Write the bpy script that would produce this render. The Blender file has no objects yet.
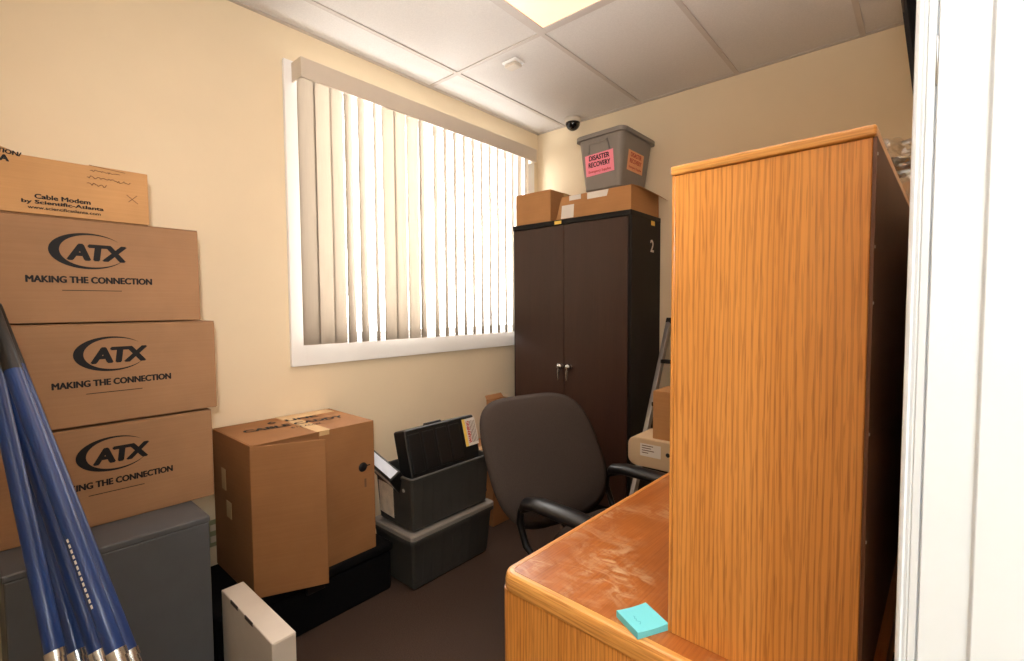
import bpy, bmesh, math, random
from mathutils import Vector, Matrix, Euler, noise
random.seed(7)
scene = bpy.context.scene
COL = scene.collection
PI = math.pi
XL, YB, ZC = -2.377, 3.073, 2.74      # window wall, back wall, ceiling
XR = 0.012                            # right wall inner face

# ------------------------------------------------------------------ materials
def lin(c):
    f = lambda v: v/12.92 if v <= 0.04045 else ((v+0.055)/1.055)**2.4
    return tuple(f(v/255.0) for v in c) + (1.0,)

def newmat(name):
    m = bpy.data.materials.new(name); m.use_nodes = True
    nt = m.node_tree; b = nt.nodes['Principled BSDF']
    return m, nt, b

def coords(nt, scale, rot=(0, 0, 0)):
    tc = nt.nodes.new('ShaderNodeTexCoord'); mp = nt.nodes.new('ShaderNodeMapping')
    mp.inputs['Scale'].default_value = scale; mp.inputs['Rotation'].default_value = rot
    nt.links.new(tc.outputs['Object'], mp.inputs['Vector'])
    return mp.outputs['Vector']

def noise_tex(nt, vec, scale, detail=4, rough=0.55, dist=0.0):
    n = nt.nodes.new('ShaderNodeTexNoise')
    n.inputs['Scale'].default_value = scale; n.inputs['Detail'].default_value = detail
    n.inputs['Roughness'].default_value = rough; n.inputs['Distortion'].default_value = dist
    nt.links.new(vec, n.inputs['Vector'])
    return n.outputs['Fac']

def ramp(nt, fac, stops):
    r = nt.nodes.new('ShaderNodeValToRGB'); e = r.color_ramp.elements
    while len(e) < len(stops): e.new(0.5)
    for el, (p, c) in zip(e, stops): el.position = p; el.color = c
    nt.links.new(fac, r.inputs['Fac'])
    return r.outputs['Color']

def mix(nt, a, b, fac, mode='MIX'):
    m = nt.nodes.new('ShaderNodeMix'); m.data_type = 'RGBA'; m.blend_type = mode
    for s, v in ((m.inputs[6], a), (m.inputs[7], b), (m.inputs[0], fac)):
        if hasattr(v, 'is_linked'): nt.links.new(v, s)
        else: s.default_value = v
    return m.outputs[2]

def bump(nt, b, height, strength, dist=0.002):
    n = nt.nodes.new('ShaderNodeBump'); n.inputs['Strength'].default_value = strength
    n.inputs['Distance'].default_value = dist
    nt.links.new(height, n.inputs['Height']); nt.links.new(n.outputs['Normal'], b.inputs['Normal'])

def plain(name, c, rough=0.6, metal=0.0, var=0.06, scale=12.0, bmp=0.0, bscale=200.0, coat=0.0, spec=0.5):
    m, nt, b = newmat(name)
    v = coords(nt, (1, 1, 1))
    L = lin(c); lo = tuple(x*(1-var) for x in L[:3]) + (1,); hi = tuple(min(1, x*(1+var)) for x in L[:3]) + (1,)
    nt.links.new(ramp(nt, noise_tex(nt, v, scale), [(0.3, lo), (0.7, hi)]), b.inputs['Base Color'])
    b.inputs['Roughness'].default_value = rough; b.inputs['Metallic'].default_value = metal
    b.inputs['Coat Weight'].default_value = coat; b.inputs['Specular IOR Level'].default_value = spec
    if bmp: bump(nt, b, noise_tex(nt, v, bscale, 3), bmp)
    return m

def wood(name, axis, dark, mid, light, rough=0.35, pore=0.75, scuff=None, coat=0.3, sc=1.0, line=0.28):
    m, nt, b = newmat(name)
    s1 = [9*sc]*3; s1[axis] = 0.8*sc
    s2 = [95*sc]*3; s2[axis] = 2.2*sc
    s3 = [300*sc]*3; s3[axis] = 10*sc
    sw = [1.0]*3; sw[axis] = 0.06
    f1 = noise_tex(nt, coords(nt, s1), 1.0, 3, 0.5, 0.6)
    f2 = noise_tex(nt, coords(nt, s2), 1.0, 3, 0.55, 0.25)
    f3 = noise_tex(nt, coords(nt, s3), 1.0, 2, 0.5)
    wv = nt.nodes.new('ShaderNodeTexWave'); wv.wave_type = 'BANDS'; wv.bands_direction = 'Z' if axis == 0 else 'X'
    wv.inputs['Scale'].default_value = 34*sc; wv.inputs['Distortion'].default_value = 11.0; wv.inputs['Detail'].default_value = 3.0
    wv.inputs['Detail Scale'].default_value = 0.5; wv.inputs['Detail Roughness'].default_value = 0.5
    nt.links.new(coords(nt, sw), wv.inputs['Vector'])
    c = ramp(nt, f1, [(0.3, lin(mid)), (0.55, lin(light)), (0.75, lin(mid))])
    c = mix(nt, c, ramp(nt, wv.outputs['Fac'], [(0.62, (1, 1, 1, 1)), (0.86, lin(dark)), (1.0, lin(dark))]), line, 'MULTIPLY')
    c = mix(nt, c, ramp(nt, f2, [(0.34, lin(dark)), (0.50, (1, 1, 1, 1))]), 0.10, 'MULTIPLY')
    c = mix(nt, c, ramp(nt, f3, [(0.38, (0.42, 0.28, 0.16, 1)), (0.46, (1, 1, 1, 1))]), pore*0.5, 'MULTIPLY')
    b.inputs['Roughness'].default_value = rough; b.inputs['Coat Weight'].default_value = coat
    b.inputs['Coat Roughness'].default_value = 0.22
    if scuff:
        v = coords(nt, (1, 1, 1))
        big = ramp(nt, noise_tex(nt, v, 4.0, 2, 0.5, 0.3), [(0.45, (0, 0, 0, 1)), (0.62, (1, 1, 1, 1))])
        fine = ramp(nt, noise_tex(nt, coords(nt, (14, 26, 10), (0, 0, 0.5)), 1.0, 6, 0.68, 1.4), [(0.46, (0, 0, 0, 1)), (0.66, (1, 1, 1, 1))])
        msk = mix(nt, big, fine, 1.0, 'MULTIPLY')
        c = mix(nt, c, lin(scuff), msk)
        ro = nt.nodes.new('ShaderNodeMapRange'); ro.inputs[3].default_value = rough; ro.inputs[4].default_value = 0.6
        nt.links.new(msk, ro.inputs[0]); nt.links.new(ro.outputs[0], b.inputs['Roughness'])
    nt.links.new(c, b.inputs['Base Color'])
    bump(nt, b, f3, 0.12, 0.001)
    return m

def cardboard(name, c, var=0.08):
    m, nt, b = newmat(name)
    v = coords(nt, (1, 1, 1)); L = lin(c)
    lo = tuple(x*(1-var) for x in L[:3]) + (1,); hi = tuple(x*(1+var) for x in L[:3]) + (1,)
    c1 = ramp(nt, noise_tex(nt, v, 5, 4), [(0.3, lo), (0.7, hi)])
    cor = noise_tex(nt, coords(nt, (3, 3, 170)), 1.0, 2)
    c1 = mix(nt, c1, ramp(nt, cor, [(0.35, (0.93, 0.92, 0.9, 1)), (0.65, (1, 1, 1, 1))]), 0.7, 'MULTIPLY')
    nt.links.new(c1, b.inputs['Base Color']); b.inputs['Roughness'].default_value = 0.75
    b.inputs['Specular IOR Level'].default_value = 0.25
    bump(nt, b, cor, 0.15, 0.001)
    return m

def emit(name, c, s):
    m, nt, b = newmat(name)
    b.inputs['Base Color'].default_value = lin(c)
    b.inputs['Emission Color'].default_value = lin(c); b.inputs['Emission Strength'].default_value = s
    b.inputs['Roughness'].default_value = 0.4
    return m

def translucent(name, c, tr=0.35):
    m, nt, b = newmat(name)
    v = coords(nt, (1, 60, 3)); L = lin(c)
    col = ramp(nt, noise_tex(nt, v, 3, 3), [(0.3, tuple(x*0.94 for x in L[:3])+(1,)), (0.7, L)])
    nt.links.new(col, b.inputs['Base Color']); b.inputs['Roughness'].default_value = 0.6
    t = nt.nodes.new('ShaderNodeBsdfTranslucent'); nt.links.new(col, t.inputs['Color'])
    mx = nt.nodes.new('ShaderNodeMixShader'); mx.inputs[0].default_value = tr
    nt.links.new(b.outputs[0], mx.inputs[1]); nt.links.new(t.outputs[0], mx.inputs[2])
    nt.links.new(mx.outputs[0], nt.nodes['Material Output'].inputs['Surface'])
    return m

def clear_film(name, gloss=0.12, rough=0.05, tint=(1, 1, 1, 1)):
    m, nt, b = newmat(name); nt.nodes.remove(b)
    t = nt.nodes.new('ShaderNodeBsdfTransparent'); t.inputs['Color'].default_value = tint
    g = nt.nodes.new('ShaderNodeBsdfGlossy'); g.inputs['Roughness'].default_value = rough
    mx = nt.nodes.new('ShaderNodeMixShader'); mx.inputs[0].default_value = gloss
    nt.links.new(t.outputs[0], mx.inputs[1]); nt.links.new(g.outputs[0], mx.inputs[2])
    nt.links.new(mx.outputs[0], nt.nodes['Material Output'].inputs['Surface'])
    return m

M = {}
M['wall'] = plain('cream_paint', (238, 221, 191), 0.75, var=0.02, scale=3, bmp=0.08, bscale=300, spec=0.25)
M['white'] = plain('white_gloss_paint', (234, 239, 244), 0.4, var=0.02, scale=8)
M['trim'] = plain('white_trim_paint', (250, 250, 250), 0.5, var=0.01)
M['tile'] = plain('ceiling_tile', (216, 211, 206), 0.9, var=0.05, scale=160, bmp=0.4, bscale=260, spec=0.1)
M['grid'] = plain('ceiling_grid_metal', (196, 186, 178), 0.55, var=0.02)
M['carpet'] = plain('dark_carpet', (70, 56, 49), 0.95, var=0.35, scale=260, bmp=0.8, bscale=420, spec=0.05)
M['valance'] = plain('beige_vinyl', (214, 202, 186), 0.5, var=0.02)
M['slat'] = translucent('cream_slat', (204, 193, 179), 0.018)
M['glass'] = clear_film('window_glass', 0.06, 0.0)
M['oakV'] = wood('oak_upright', 2, (150, 78, 30), (214, 139, 60), (222, 149, 70))
M['oakX'] = wood('oak_crosswise', 0, (190, 128, 66), (214, 148, 72), (228, 166, 88))
M['oakT'] = wood('oak_worn_top', 1, (170, 100, 50), (164, 92, 38), (178, 104, 46), rough=0.3, scuff=(204, 164, 118), line=0.12, pore=0.4)
M['oakY'] = wood('oak_long_edge', 1, (170, 110, 58), (206, 136, 64), (218, 150, 76))
M['backboard'] = plain('dark_hardboard', (92, 54, 30), 0.6, var=0.12, scale=9)
M['cherry'] = wood('dark_veneer', 2, (62, 36, 26), (54, 31, 22), (60, 35, 25), rough=0.42, pore=0.4, coat=0.1, line=0.15)
M['blacklam'] = plain('black_laminate', (9, 8, 8), 0.5, var=0.1, spec=0.3)
M['chrome'] = plain('brushed_chrome', (205, 205, 205), 0.25, 1.0, var=0.03)
M['cardA'] = cardboard('kraft_cardboard', (160, 122, 90))
M['cardB'] = cardboard('plain_cardboard', (152, 107, 68))
M['cardC'] = cardboard('orange_cardboard', (180, 132, 86))
M['cardtop'] = cardboard('tan_cardboard', (194, 148, 100))
M['tape'] = plain('packing_tape', (214, 178, 130), 0.25, var=0.05, coat=0.4)
M['ink'] = plain('black_ink', (26, 24, 26), 0.6, var=0.02, spec=0.2)
M['fadedink'] = plain('faded_ink', (112, 84, 62), 0.8, var=0.05, spec=0.2)
M['paper'] = plain('white_paper', (228, 222, 214), 0.7, var=0.03)
M['greymetal'] = plain('grey_enamel', (84, 87, 92), 0.45, var=0.05, bmp=0.05, bscale=300)
M['tote'] = plain('grey_plastic', (58, 57, 54), 0.5, var=0.06, bmp=0.05)
M['bin'] = plain('warm_grey_plastic', (134, 128, 122), 0.45, var=0.04)
M['black'] = plain('black_plastic', (13, 13, 14), 0.45, var=0.08)
M['blackmatte'] = plain('black_fabric', (12, 12, 14), 0.9, var=0.15, scale=60, bmp=0.3, spec=0.1)
M['armpad'] = plain('black_polyurethane', (18, 18, 20), 0.35, var=0.08)
M['fabric'] = plain('charcoal_fabric', (62, 54, 50), 0.95, var=0.22, scale=400, bmp=0.5, bscale=600, spec=0.1)
M['blue'] = plain('blue_anodised', (3, 46, 106), 0.42, 0.05, var=0.06, coat=0.15)
M['steel'] = plain('steel', (168, 166, 164), 0.35, 1.0, var=0.05)
M['darkpole'] = plain('dark_tube', (58, 46, 40), 0.5, 0.2, var=0.05)
M['pink'] = plain('pink_paper', (255, 150, 172), 0.7, var=0.02)
M['orange'] = plain('orange_paper', (240, 178, 132), 0.7, var=0.03)
M['yellow'] = plain('yellow_sticker', (246, 208, 96), 0.6, var=0.03)
M['cyan'] = plain('cyan_paper', (116, 214, 222), 0.75, var=0.02)
M['cyanink'] = plain('blue_ink', (62, 158, 178), 0.7, var=0.02)
M['beige'] = plain('beige_plastic', (206, 180, 146), 0.5, var=0.03)
M['cartonwhite'] = plain('white_carton', (218, 208, 196), 0.7, var=0.03)
M['paleblue'] = plain('pale_blue_paper', (206, 216, 232), 0.5, var=0.03)
M['greenplate'] = plain('grey_green_plate', (150, 152, 120), 0.5, var=0.03)
M['film'] = clear_film('clear_plastic', 0.34, 0.16, (0.93, 0.9, 0.85, 1))
M['red'] = plain('red_ink', (190, 52, 40), 0.6, var=0.02)
M['lamp'] = emit('warm_diffuser', (255, 194, 156), 1.45)

# ------------------------------------------------------------------ mesh helpers
def nb(): return bmesh.new()

def merge(bm, other, mat=None):
    if mat is not None: bmesh.ops.transform(other, matrix=mat, verts=other.verts)
    me = bpy.data.meshes.new('tmp'); other.to_mesh(me); other.free()
    bm.from_mesh(me); bpy.data.meshes.remove(me)

def box(bm, x0, x1, y0, y1, z0, z1, bev=0.0, seg=2, mat=None):
    b = nb()
    bmesh.ops.create_cube(b, size=1.0)
    for v in b.verts:
        v.co = Vector(((x0+x1)/2+v.co.x*(x1-x0), (y0+y1)/2+v.co.y*(y1-y0), (z0+z1)/2+v.co.z*(z1-z0)))
    if bev: bmesh.ops.bevel(b, geom=list(b.edges), offset=bev, segments=seg, profile=0.5, affect='EDGES')
    merge(bm, b, mat)
    return bm

def prism(bm, pts, ext, mat=None, bev=0.0):
    """pts: list of 3-D points of a planar polygon; ext: vector thickness"""
    b = nb(); ext = Vector(ext)
    a = [b.verts.new(Vector(p)) for p in pts]; c = [b.verts.new(Vector(p)+ext) for p in pts]
    n = len(pts)
    b.faces.new(a); b.faces.new(list(reversed(c)))
    for i in range(n): b.faces.new((a[i], c[i], c[(i+1) % n], a[(i+1) % n]))
    bmesh.ops.recalc_face_normals(b, faces=b.faces)
    if bev: bmesh.ops.bevel(b, geom=list(b.edges), offset=bev, segments=2, profile=0.5, affect='EDGES')
    merge(bm, b, mat)
    return bm

def tube(bm, pts, r, n=12, caps=True, squash=None):
    pts = [Vector(p) for p in pts]; rs = r if isinstance(r, (list, tuple)) else [r]*len(pts)
    b = nb(); rings = []; prev = None
    for i, p in enumerate(pts):
        d = (pts[min(i+1, len(pts)-1)]-pts[max(i-1, 0)]).normalized()
        if prev is None:
            u = d.orthogonal().normalized()
        else:
            u = (prev-d*prev.dot(d)).normalized()
        prev = u; w = d.cross(u)
        rings.append([b.verts.new(p+(u*math.cos(t)+w*math.sin(t))*rs[i]) for t in [2*PI*k/n for k in range(n)]])
    for a, c in zip(rings, rings[1:]):
        for k in range(n): b.faces.new((a[k], a[(k+1) % n], c[(k+1) % n], c[k]))
    for f in b.faces: f.smooth = True
    if caps:
        b.faces.new([b.verts.new(v.co) for v in reversed(rings[0])]); b.faces.new([b.verts.new(v.co) for v in rings[-1]])
    merge(bm, b)
    return bm

def lathe(bm, prof, c=(0, 0, 0), n=24, axis='Z'):
    b = nb(); rings = []
    for r, z in prof:
        rings.append([b.verts.new((max(r, 1e-4)*math.cos(2*PI*k/n), max(r, 1e-4)*math.sin(2*PI*k/n), z)) for k in range(n)])
    for a, d in zip(rings, rings[1:]):
        for k in range(n):
            f = b.faces.new((a[k], a[(k+1) % n], d[(k+1) % n], d[k])); f.smooth = True
    b.faces.new(list(reversed(rings[0]))); b.faces.new(rings[-1])
    m = Matrix.Translation(c)
    if axis == 'Y': m = m @ Matrix.Rotation(PI/2, 4, 'X')
    if axis == 'X': m = m @ Matrix.Rotation(PI/2, 4, 'Y')
    bmesh.ops.recalc_face_normals(b, faces=b.faces)
    merge(bm, b, m)
    return bm

def rrect(x0, x1, y0, y1, r, n=5):
    out = []
    for cx, cy, a0 in ((x1-r, y1-r, 0), (x0+r, y1-r, PI/2), (x0+r, y0+r, PI), (x1-r, y0+r, 1.5*PI)):
        for k in range(n+1):
            a = a0+PI/2*k/n; out.append((cx+r*math.cos(a), cy+r*math.sin(a)))
    return out

def loft(bm, loops, cap0=True, cap1=True, smooth=False, mat=None):
    b = nb(); rings = [[b.verts.new(Vector(p)) for p in L] for L in loops]; n = len(loops[0])
    for a, c in zip(rings, rings[1:]):
        for k in range(n):
            f = b.faces.new((a[k], a[(k+1) % n], c[(k+1) % n], c[k])); f.smooth = smooth
    if cap0: b.faces.new(list(reversed(rings[0])))
    if cap1: b.faces.new(rings[-1])
    bmesh.ops.recalc_face_normals(b, faces=b.faces)
    merge(bm, b, mat)
    return bm

def tub(w, l, h, taper, wall, rim, rimh, r, wave=0.0):
    """open tapered tub, centred on x,y; rim outer size w+2*rim"""
    def ring(ins, z, wv=0.0):
        pts = rrect(-w/2+ins, w/2-ins, -l/2+ins, l/2-ins, max(r-ins*0.3, 0.008), 5)
        return [(x, y, z) for x, y in pts]
    bm = nb()
    loft(bm, [ring(taper+0.012, 0.0), ring(taper, 0.012), ring(0.0, h-rimh), ring(-rim, h-rimh), ring(-rim, h-0.004), ring(-rim+0.004, h),
              ring(wall-0.003, h), ring(wall, h-0.004), ring(taper+wall, 0.014)], True, True)
    if wave:
        for s in (-1, 1):                       # shallow ribs down the long walls
            k = -l/2+0.07
            while k < l/2-0.07:
                prism(bm, [(s*(w/2-0.002), k, h-rimh), (s*(w/2-0.002), k+0.022, h-rimh), (s*(w/2-taper-0.002), k+0.022, 0.02), (s*(w/2-taper-0.002), k, 0.02)], (s*wave, 0, 0))
                k += 0.062
    return bm

def obj(name, bm, mat, parent=None, smooth=None):
    me = bpy.data.meshes.new(name); bm.to_mesh(me); bm.free()
    o = bpy.data.objects.new(name, me); COL.objects.link(o)
    if mat: me.materials.append(mat)
    if parent: o.parent = parent
    if smooth:
        for p in me.polygons: p.use_smooth = True
    return o

def thing(name, label, cat, loc=(0, 0, 0), rz=0.0, group=None):
    o = bpy.data.objects.new(name, None); COL.objects.link(o)
    o.empty_display_size = 0.05
    o.location = loc; o.rotation_euler = (0, 0, rz); o['label'] = label; o['category'] = cat
    if group: o['group'] = group
    return o

def tag(o, label, cat, group=None):
    o['label'] = label; o['category'] = cat
    if group: o['group'] = group
    return o

def struct(o): o['kind'] = 'structure'; return o

def text_mesh(body, width, height=None, bold=0.0, shear=0.0, ext=0.0006, space=1.0, line=1.0):
    """flat lettering centred on the origin in XY, fitted to width (and height)"""
    cu = bpy.data.curves.new('lettering', 'FONT'); cu.body = body; cu.align_x = 'CENTER'
    cu.shear = shear; cu.extrude = 0.0; cu.space_character = space; cu.space_line = line
    cu.resolution_u = 3
    o = bpy.data.objects.new('lettering', cu); COL.objects.link(o)
    dg = bpy.context.evaluated_depsgraph_get(); me = bpy.data.meshes.new_from_object(o.evaluated_get(dg))
    bpy.data.objects.remove(o); bpy.data.curves.remove(cu)
    bm = nb(); bm.from_mesh(me); bpy.data.meshes.remove(me)
    xs = [v.co.x for v in bm.verts]; ys = [v.co.y for v in bm.verts]
    sx = width/(max(xs)-min(xs)); sy = height/(max(ys)-min(ys)) if height else sx
    cx, cy = (max(xs)+min(xs))/2, (max(ys)+min(ys))/2
    for v in bm.verts: v.co = Vector(((v.co.x-cx)*sx, (v.co.y-cy)*sy, 0))
    if bold:
        hgt = (max(ys)-min(ys))*sy; src = bpy.data.meshes.new('tmp'); bm.to_mesh(src)
        for k in range(6):
            o = nb(); o.from_mesh(src); a = 2*PI*k/6
            merge(bm, o, Matrix.Translation((math.cos(a)*bold*hgt, math.sin(a)*bold*hgt*0.6, 0.00002*(k+1))))
        bpy.data.meshes.remove(src)
    return bm

def frame_at(p, u, v):
    u = Vector(u).normalized(); v = Vector(v).normalized(); n = u.cross(v)
    m = Matrix((u, v, n)).transposed().to_4x4(); m.translation = Vector(p)
    return m

def put(bm, p, u, v):
    bmesh.ops.transform(bm, matrix=frame_at(p, u, v), verts=bm.verts); return bm

def strokes(lines, r=0.0012):
    """handwriting in XY: list of point lists -> flat ribbons"""
    bm = nb()
    for L in lines:
        for a, b in zip(L, L[1:]):
            a = Vector((a[0], a[1], 0)); b = Vector((b[0], b[1], 0)); d = b-a
            if d.length < 1e-6: continue
            n = Vector((-d.y, d.x, 0)).normalized()*r; e = d.normalized()*r*0.6
            bm.faces.new([bm.verts.new(q) for q in (a-n-e, b-n+e, b+n+e, a+n-e)])
    return bm

def scribble(w, h, seed):
    rnd = random.Random(seed); L = []; x = -w/2
    while x < w/2:
        L.append((x, rnd.uniform(-h/2, h/2))); x += h*rnd.uniform(0.25, 0.55)
    return L

def dup(root, loc, label):
    r = root.copy(); COL.objects.link(r); r.location = loc; r['label'] = label
    for ch in list(root.children):
        c = ch.copy(); COL.objects.link(c); c.parent = r
        for g in list(ch.children):
            d = g.copy(); COL.objects.link(d); d.parent = c
    return r

EPS = 0.0012

# ------------------------------------------------------------------ room shell
WY0, WY1, WZ0, WZ1 = 1.13, 2.92, 1.18, 2.55      # window opening
F0 = -0.32                                        # front wall inner face
bm = nb()
box(bm, XL-0.14, XL, F0-0.12, WY0, 0, ZC); box(bm, XL-0.14, XL, WY1, YB+0.12, 0, ZC)
box(bm, XL-0.14, XL, WY0, WY1, 0, WZ0); box(bm, XL-0.14, XL, WY0, WY1, WZ1, ZC)
struct(obj('wall_left', bm, M['wall']))
struct(obj('wall_back', box(nb(), XL, 1.62, YB, YB+0.12, 0, ZC), M['wall']))
struct(obj('wall_front', box(nb(), XL, XR+0.13, F0-0.12, F0, 0, ZC), M['wall']))
bm = nb()
box(bm, XR, XR+0.13, 0.66, YB, 0, ZC); box(bm, XR, XR+0.13, F0, 0.66, 2.11, ZC)
struct(obj('wall_right', bm, M['wall']))
struct(obj('wall_corridor', box(nb(), 1.5, 1.62, -1.6, YB, 0, ZC), M['wall']))
struct(obj('wall_corridor_end', box(nb(), XR+0.13, 1.5, -1.72, -1.6, 0, ZC), M['wall']))
struct(obj('wall_corridor_side', box(nb(), XR+0.01, XR+0.13, -1.6, F0-0.12, 0, ZC), M['wall']))
struct(obj('floor', box(nb(), XL-0.14, 1.62, -1.72, YB+0.12, -0.1, 0), M['carpet']))
struct(obj('ceiling', box(nb(), XL-0.14, 1.62, -1.72, YB+0.12, ZC, ZC+0.1), M['tile']))
# suspended grid
bm = nb()
for x in (-2.112, -1.493, -0.877, -0.277):
    box(bm, x-0.012, x+0.012, F0, YB, ZC-0.006, ZC)
for y in (0.742, 1.962):
    box(bm, XL, XR, y-0.012, y+0.012, ZC-0.0055, ZC)
box(bm, XL, XR, YB-0.022, YB, ZC-0.005, ZC); box(bm, XL, XL+0.022, F0, YB, ZC-0.005, ZC)
struct(obj('trim_1', bm, M['grid']))
# window
win = bpy.data.objects.new('window_1', None); COL.objects.link(win); struct(win)
win.location = (XL, (WY0+WY1)/2, WZ0); wl = win.location
def wpart(name, bm, mat):
    bmesh.ops.translate(bm, verts=bm.verts, vec=-wl); return obj(name, bm, mat, win)
bm = nb()
T0, T1, T2, T3 = 1.06, 3.0, 1.078, 2.568
for a in ((T0, WY0+0.004, T2, T3), (WY1-0.004, T1, T2, T3), (WY0, WY1, T2, WZ0+0.004), (WY0, WY1, WZ1-0.004, T3)):
    box(bm, XL, XL+0.022, *a, bev=0.003)
wpart('casing', bm, M['trim'])
bm = nb()
for a in ((WY0, WY0+0.012, WZ0, WZ1), (WY1-0.012, WY1, WZ0, WZ1), (WY0, WY1, WZ0, WZ0+0.012), (WY0, WY1, WZ1-0.012, WZ1)):
    box(bm, XL-0.14, XL+0.002, *a)
wpart('reveal', bm, M['trim'])
bm = nb()
ym = (WY0+WY1)/2
for a in ((WY0+0.012, WY0+0.05, WZ0+0.012, WZ1-0.012), (WY1-0.05, WY1-0.012, WZ0+0.012, WZ1-0.012), (ym-0.022, ym+0.022, WZ0+0.05, WZ1-0.05),
          (WY0+0.051, WY1-0.051, WZ0+0.0125, WZ0+0.0495), (WY0+0.051, WY1-0.051, WZ1-0.05, WZ1-0.012)):
    box(bm, XL-0.115, XL-0.075, *a, bev=0.003)
wpart('sash', bm, M['trim'])
for y0, y1 in ((WY0+0.05, ym-0.022), (ym+0.022, WY1-0.05)):
    wpart('pane', box(nb(), XL-0.098, XL-0.094, y0, y1, WZ0+0.05, WZ1-0.05), M['glass'])

# ------------------------------------------------------------------ vertical blind
bl = thing('vertical_blind', 'cream vertical slat blind with a long beige valance across the window', 'blind', (XL+0.08, 2.0, 2.5))
def bpart(name, bm, mat, par=bl):
    bmesh.ops.translate(bm, verts=bm.verts, vec=-Vector((XL+0.08, 2.0, 2.5))); return obj(name, bm, mat, par)
bm = nb()
box(bm, XL+0.108, XL+0.120, 1.102, 2.90, 2.462, 2.556, 0.002)
box(bm, XL+0.022, XL+0.120, 1.096, 1.104, 2.462, 2.556, 0.002)
box(bm, XL+0.022, XL+0.120, 2.896, 2.904, 2.462, 2.556, 0.002)
bpart('valance', bm, M['valance'])
bpart('head_rail', box(nb(), XL+0.062, XL+0.088, 1.11, 2.89, 2.492, 2.512, 0.003), M['trim'])
angs = [2, 0, -16, -30, -31, -43, -4, -5, -2, -28, -32, -34, -34, -34, -33, -33, -32, -31, -30, -29, -22, -20, -20]
for k in range(22):
    y = 1.142+0.081*k+[0, 0, -0.004, -0.018, -0.022, -0.02, -0.018, -0.02, -0.013, -0.024, 0][min(k, 10)]
    w, n = 0.089, 6; rows = []
    for z in (1.186, 2.488):
        rows.append([(u*w/2 - 0 , 0.007*(1-u*u), z) for u in [-1+2*i/n for i in range(n+1)]])
    b = nb(); a = math.radians(angs[k])
    vv = [[b.verts.new((q[1]-0.0035, q[0], q[2])) for q in r] for r in rows]
    for i in range(n):
        f = b.faces.new((vv[0][i], vv[0][i+1], vv[1][i+1], vv[1][i])); f.smooth = True
    g = bmesh.ops.solidify(b, geom=list(b.faces), thickness=0.0009)
    bmesh.ops.transform(b, matrix=Matrix.Translation((XL+0.075, y, 0)) @ Matrix.Rotation(-a, 4, 'Z'), verts=b.verts)
    bpart('slat', b, M['slat'])
    bpart('slat_clip', box(nb(), XL+0.0735, XL+0.0765, y-0.006, y+0.006, 2.478, 2.505), M['trim'])

# ------------------------------------------------------------------ doorway in the right wall
d = bpy.data.objects.new('door_1', None); COL.objects.link(d); struct(d); d.location = (XR-0.003, 0.6, 0)
def dpart(name, bm, mat):
    bmesh.ops.translate(bm, verts=bm.verts, vec=-Vector((XR, 0.6, 0))); return obj(name, bm, mat, d)
cas = [(-0.0093, 0.70), (-0.0113, 0.69), (-0.0113, 0.607), (-0.0103, 0.6035), (-0.0078, 0.602), (-0.0068, 0.6027), (-0.0060, 0.6036), (-0.0050, 0.6027),
       (-0.0036, 0.602), (-0.0022, 0.6026), (-0.0014, 0.6008), (0.0040, 0.6), (0.0046, 0.6035), (0.012, 0.6035), (0.012, 0.70)]
dpart('casing', prism(nb(), [(x, y, 0) for x, y in cas], (0, 0, 2.13)), M['white'])
bm = nb()
jam = [(0.0056, 0.66), (0.0056, 0.6005), (0.0064, 0.599), (0.0405, 0.599), (0.0412, 0.5985), (0.0424, 0.5955), (0.0432, 0.595), (0.0765, 0.595),
       (0.0775, 0.596), (0.0775, 0.599), (0.142, 0.599), (0.142, 0.66)]
prism(bm, [(x, y, 0) for x, y in jam], (0, 0, 2.11))
dpart('jamb', bm, M['white'])
bm = nb(); box(bm, -0.0113, XR, F0, 0.70, 2.06, 2.13, 0.004); box(bm, XR, 0.142, F0, 0.60, 2.06, 2.11, 0.002)
dpart('head', bm, M['white'])
bm = nb()
lathe(bm, [(0.0, 0), (0.0011, 0.001), (0.0011, 0.045), (0.0, 0.046)], (0.0050, 0.6012, 1.572), 12)
dpart('hinge', bm, M['steel'])

# ------------------------------------------------------------------ ceiling fittings
def at(o, bm, loc):
    bmesh.ops.translate(bm, verts=bm.verts, vec=-Vector(loc)); return bm
L = (-1.185, 1.352, ZC)
cl = thing('ceiling_light', 'warm glowing rectangular light panel set in the ceiling grid', 'ceiling light', L)
bm = nb()
x0, x1, y0, y1 = -1.481, -0.889, 0.754, 1.950
for a in ((x0, x0+0.03, y0, y1), (x1-0.03, x1, y0, y1), (x0+0.03, x1-0.03, y0, y0+0.03), (x0+0.03, x1-0.03, y1-0.03, y1)):
    box(bm, *a, ZC-0.012, ZC, 0.002)
obj('frame', at(0, bm, L), M['grid'], cl)
obj('diffuser', at(0, box(nb(), x0+0.03, x1-0.03, y0+0.03, y1-0.03, ZC-0.008, ZC-0.002), L), M['lamp'], cl)

L = (-1.785, 2.085, ZC)
se = thing('ceiling_sensor', 'small square off-white sensor fixed to a ceiling tile', 'sensor', L)
obj('base', at(0, box(nb(), -1.835, -1.735, 2.045, 2.125, ZC-0.012, ZC, 0.004), L), M['trim'], se)
obj('cover', at(0, box(nb(), -1.826, -1.744, 2.054, 2.116, ZC-0.032, ZC-0.012, 0.008), L), M['valance'], se)

L = (-1.985, 2.985, ZC)
dc = thing('dome_camera', 'small black dome security camera on the ceiling near the back corner', 'security camera', L)
obj('mount', lathe(nb(), [(0.060, 0), (0.060, -0.012), (0.055, -0.032), (0.0, -0.032)]), M['valance'], dc)
obj('dome', lathe(nb(), [(0.053*math.cos(t), -0.032-0.055*math.sin(t)) for t in [PI/2*i/8 for i in range(9)]]), plain('smoked_dome', (14, 13, 14), 0.12, var=0.02), dc)

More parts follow.
